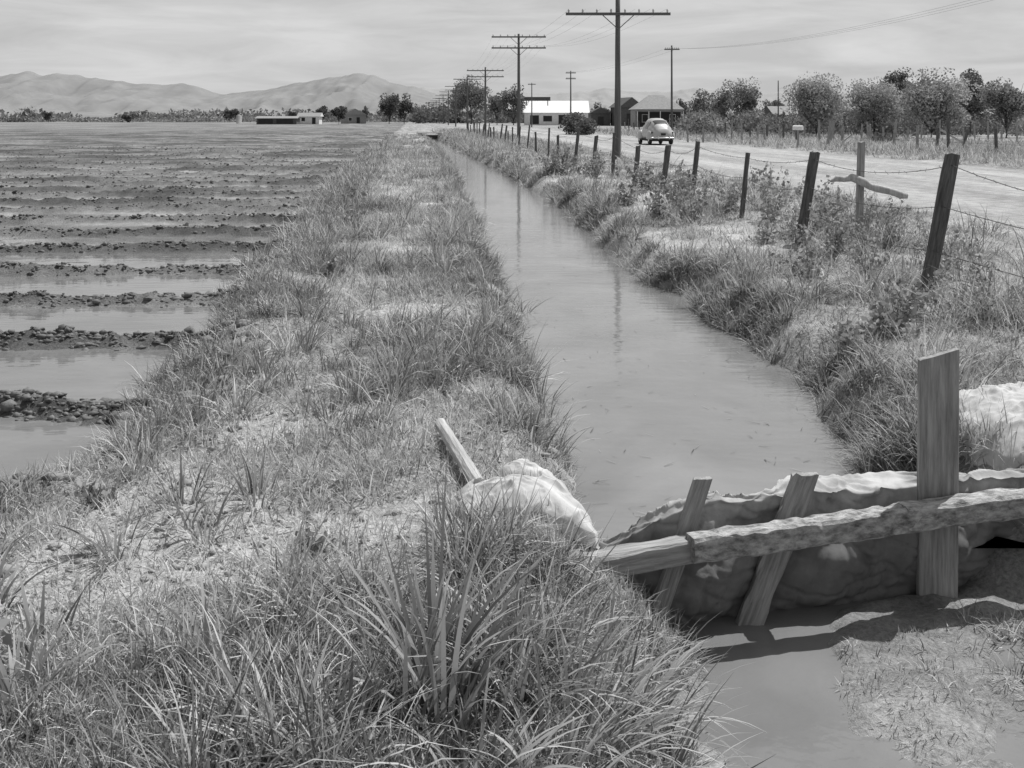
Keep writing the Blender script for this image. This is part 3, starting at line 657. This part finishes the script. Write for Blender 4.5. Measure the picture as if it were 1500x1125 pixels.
building('white_cottage',px(452,310),310,6,5,2.2,1.0,M_white,M_roofm,'x',0,[(-2,-1,.8,1.8,'window'),(1,2,0,1.8,'door')])
building('farm_house',px(520,340),340,7,6,2.8,1.8,M_wallm,M_roofd,'y',.3,[(-2,-1,.8,1.8,'window'),(.5,1.5,0,1.9,'door')])
tk=empty('water_tank',(px(350,330),330,0)); tube('tank',[(0,0,0),(0,0,2.4),(0,0,2.7)],[.8,.8,.15],M_wallm,tk,14)
hg=empty('ditch_headgate',(1.55-K*104,104,0))
boxm('left_abutment',-1.1,-.8,0,1.2,-.6,.25,M_conc,hg); boxm('right_abutment',.8,1.1,0,1.2,-.6,.25,M_conc,hg); boxm('deck',-1.2,1.2,-.05,1.25,.252,.36,M_conc,hg); boxm('gate',-.798,.798,.5,.56,-.6,.1,M_walld,hg)
mb=empty('mailbox',(px(1169,62),62,0)); plank('post',(0,0,-.2),(0,0,1.05),.1,.1,M_wood,mb,segs=3)
V=[];F=[]
for yy in (-.28,.28):
    V+= [(-.12,yy,1.05),(.12,yy,1.05),(.12,yy,1.2)]+[(.12*math.cos(a),yy,1.2+.12*math.sin(a)) for a in (.5,1.1,1.57,2.04,2.64)]+[(-.12,yy,1.2)]
n=9
F=[tuple(range(n)),tuple(range(2*n-1,n-1,-1))]+[(i,i+n,(i+1)%n+n,(i+1)%n) for i in range(n)]
o=add('box',pymesh('box',V,F,M_roofw),mb); o.rotation_euler=(0,0,.9)
pf=empty('pasture_fence'); wl=[]; prev=None
y=44.; i=0
while y<150:
    s=27.5+random.uniform(-.2,.2); x=s-K*y; i+=1
    plank('post_%d'%i,(x,y,-.2),(x+random.uniform(-.12,.12),y,random.uniform(1.0,1.6)),.13,.13,M_woodp if random.random()<.4 else M_wood,pf,segs=3,jit=.01)
    if prev: 
        for zz in (.5,.85,1.15): wl.append([(prev[0],prev[1],zz),(x,y,zz)])
    prev=(x,y); y+=random.uniform(2.6,4.6)
curve('wires',wl,.006,M_wire,pf)
pf=empty('yard_fence'); 
for i in range(26):
    d=78+random.uniform(-2,2); p=1010+i*19+random.uniform(-5,5); 
    plank('post_%d'%(i+1),(px(p,d),d,-.2),(px(p,d)+random.uniform(-.12,.12),d,random.uniform(1.0,1.7)),.11,.11,M_wood,pf,segs=3,jit=.01)
curve('rails',[[(px(1010,78),78,z),(px(1490,78),78,z)] for z in (.6,1.0,1.3)],.010,M_wire,pf)
ob=empty('broken_gate'); d=60
plank('leaning_rail_1',(px(1375,d),d,1.15),(px(1412,d),d,.35),.1,.06,M_woodl,ob,segs=3); plank('leaning_rail_2',(px(1410,d),d,0),(px(1418,d),d,1.1),.14,.1,M_woodp,ob,segs=3); plank('gate_post',(px(1372,d),d,-.1),(px(1374,d),d,1.2),.14,.12,M_woodp,ob,segs=3)
ob=empty('tree_stump_post'); plank('post',(px(1213,66),66,-.1),(px(1219,66),66,1.5),.28,.2,M_wood,ob,segs=5,jit=.03)
plank('prop',(px(1222,66),66,-.1),(px(1248,66),66.2,.7),.1,.1,M_woodl,ob,segs=3)

# ---------------------------------------------------------------- 1930s sedan, seen from behind
def car():
    e=empty('sedan_car',(px(960,72),72,0.02),math.atan(K))
    st=np.array([ # y, zbot, zbelt, ztop, hwbelt, hwtop
     [-2.28,.46,.62,.74,.42,.30],[-2.15,.38,.70,.98,.60,.46],[-1.9,.33,.82,1.22,.70,.54],[-1.5,.31,.92,1.46,.76,.60],[-1.0,.30,.98,1.63,.79,.64],[-.4,.30,1.0,1.71,.80,.66],[.2,.30,1.0,1.70,.79,.65],
     [.62,.30,1.0,1.60,.76,.60],[.85,.31,1.0,1.30,.70,.52],[1.02,.32,.98,1.10,.60,.38],[1.5,.34,.94,1.06,.48,.28],[2.0,.36,.86,.98,.36,.2],[2.25,.42,.76,.86,.24,.12]])
    yy=np.linspace(-2.28,2.25,72); R=[]
    for y in yy:
        c=[np.interp(y,st[:,0],st[:,k]) for k in range(1,6)]
        zb,zl,zt,hb,ht=c
        half=[(0,zb),(hb*.6,zb),(hb*.93,zb+.06),(hb*1.0,zb+(zl-zb)*.45),(hb,zl-.05),(hb*.97,zl)]
        for k in range(1,9):
            a=k/8*math.pi/2; half.append((ht*math.cos(a)**.55 if k<8 else 0,zl+(zt-zl)*math.sin(a)**.8))
        half[6]=((hb*.5+ht*.5)*1.03,half[6][1])
        ring=half+[(-x,z) for x,z in half[-2:0:-1]]
        R.append([(x,y,z) for x,z in ring])
    n=len(R[0]); V=[p for r in R for p in r]; F=[]
    for i in range(len(R)-1):
        for j in range(n): F.append((i*n+j,(i+1)*n+j,(i+1)*n+(j+1)%n,i*n+(j+1)%n))
    F.append(tuple(range(n))); F.append(tuple((len(R)-1)*n+j for j in range(n))[::-1])
    me=pymesh('body',V,F,M_paint,True); me.materials.append(M_glass)
    for p in me.polygons:
        c=p.center
        side=abs(c.x)>.5 and 1.04<c.z<1.45
        if side and (-1.15<c.y<-.25 or -.15<c.y<.62): p.material_index=1
        if c.y<-1.15 and c.y>-1.72 and .035<abs(c.x)<.45 and c.z>1.16: p.material_index=1
        if .66<c.y<.98 and c.z>1.12 and abs(c.x)<.5: p.material_index=1
    add('body',me,e)
    def ell(name,cx,cy,cz,rx,ry,rz,mat,zmin=-9):
        bm=bmesh.new(); bmesh.ops.create_uvsphere(bm,u_segments=20,v_segments=12,radius=1)
        for v in bm.verts: v.co=Vector((cx+v.co.x*rx,cy+v.co.y*ry,max(cz+v.co.z*rz,zmin)))
        me=bpy.data.meshes.new(name); bm.to_mesh(me); bm.free(); me.materials.append(mat)
        for p in me.polygons: p.use_smooth=True
        add(name,me,e)
    for sx,nm in ((-1,'left'),(1,'right')):
        ell('rear_fender_'+nm,sx*.70,-1.45,.52,.20,.62,.42,M_paint,.33); ell('front_fender_'+nm,sx*.66,1.5,.52,.21,.68,.40,M_paint,.33)
        boxm('running_board_'+nm,min(sx*.72,sx*.86),max(sx*.72,sx*.86),-.9,.9,.30,.36,M_tyre,e)
        for yy_,w in ((-1.45,'rear'),(1.5,'front')):
            tube('wheel_%s_%s'%(w,nm),[(sx*.60,yy_,.34),(sx*.61,yy_,.34),(sx*.77,yy_,.34),(sx*.78,yy_,.34)],[.29,.345,.345,.29],M_tyre,e,20)
            tube('hubcap_%s_%s'%(w,nm),[(sx*.775,yy_,.34),(sx*.80,yy_,.34)],[.16,.10],M_chrome,e,14)
        ell('tail_lamp_'+nm,sx*.68,-2.02,.78,.05,.05,.07,M_dark); ell('head_lamp_'+nm,sx*.52,2.0,.82,.11,.16,.11,M_chrome)
        boxm('bumper_guard_'+nm,sx*.35-.03,sx*.35+.03,-2.48,-2.42,.36,.56,M_chrome,e)
    tube('rear_bumper',[(-.82,-2.28,.44),(-.6,-2.40,.44),(0,-2.44,.44),(.6,-2.40,.44),(.82,-2.28,.44)],[.05]*5,M_chrome,e,8)
    tube('front_bumper',[(-.82,2.3,.44),(-.6,2.42,.44),(0,2.46,.44),(.6,2.42,.44),(.82,2.3,.44)],[.05]*5,M_chrome,e,8)
    boxm('licence_plate',-.15,.15,-2.33,-2.30,.60,.74,M_dark,e)
    ell('trunk_bulge',0,-2.0,.72,.48,.22,.26,M_paint)
    boxm('underbody',-.66,.66,-2.0,2.0,.22,.32,M_tyre,e)
car()

# ---------------------------------------------------------------- light, sky, camera
el=math.radians(61); sd=Vector((.37,.35,0)).normalized()   # horizontal direction towards the sun
w=bpy.data.worlds.new('World'); SC.world=w; w.use_nodes=True; nt=w.node_tree; N=nt.nodes; L=nt.links; N.clear()
out=N.new('ShaderNodeOutputWorld'); bg=N.new('ShaderNodeBackground'); bg.inputs['Strength'].default_value=.125
sky=N.new('ShaderNodeTexSky'); sky.sky_type='NISHITA'; sky.sun_disc=False; sky.sun_elevation=el; sky.sun_rotation=math.atan2(sd.x,sd.y); sky.dust_density=2.5
bw=N.new('ShaderNodeRGBToBW'); L.new(sky.outputs[0],bw.inputs[0])
tc=N.new('ShaderNodeTexCoord'); mp=N.new('ShaderNodeMapping'); mp.inputs['Scale'].default_value=(2.2,2.2,13); mp.inputs['Rotation'].default_value=(0,.07,0)
no=N.new('ShaderNodeTexNoise'); no.inputs['Scale'].default_value=2.6; no.inputs['Detail'].default_value=9; no.inputs['Roughness'].default_value=.58; no.inputs['Distortion'].default_value=.5
L.new(tc.outputs['Generated'],mp.inputs['Vector']); L.new(mp.outputs[0],no.inputs['Vector'])
cr=N.new('ShaderNodeMapRange'); cr.inputs[1].default_value=.36; cr.inputs[2].default_value=.66; cr.inputs[3].default_value=4.3; cr.inputs[4].default_value=5.7; L.new(no.outputs['Fac'],cr.inputs[0])
# thin high cloud and haze thicken towards the horizon
sx=N.new('ShaderNodeSeparateXYZ'); L.new(tc.outputs['Generated'],sx.inputs[0])
hz=N.new('ShaderNodeMapRange'); hz.inputs[1].default_value=0; hz.inputs[2].default_value=.6; hz.inputs[3].default_value=.95; hz.inputs[4].default_value=.15; L.new(sx.outputs['Z'],hz.inputs[0])
mx=N.new('ShaderNodeMix'); mx.data_type='FLOAT'
L.new(hz.outputs[0],mx.inputs[0]); L.new(bw.outputs[0],mx.inputs[2]); L.new(cr.outputs[0],mx.inputs[3])
L.new(mx.outputs[0],bg.inputs['Color']); L.new(bg.outputs[0],out.inputs[0])
sun=bpy.data.lights.new('sun','SUN'); sun.energy=4.9; sun.angle=math.radians(.5); sun.color=(1,.997,.99)
so=bpy.data.objects.new('sun',sun); SC.collection.objects.link(so)
dirv=Vector((sd.x*math.cos(el),sd.y*math.cos(el),math.sin(el))); so.rotation_euler=dirv.to_track_quat('Z','Y').to_euler(); so.location=(20,20,60)
cam=bpy.data.cameras.new('camera'); co=bpy.data.objects.new('camera',cam); SC.collection.objects.link(co)
co.location=(0,0,1.75); co.rotation_euler=(math.radians(90),0,0); cam.lens=38.4; cam.sensor_width=36; cam.shift_y=-.26; cam.clip_end=40000; cam.clip_start=.1
SC.camera=co
SC.view_settings.view_transform='Standard'; SC.view_settings.look='None'; SC.view_settings.exposure=0
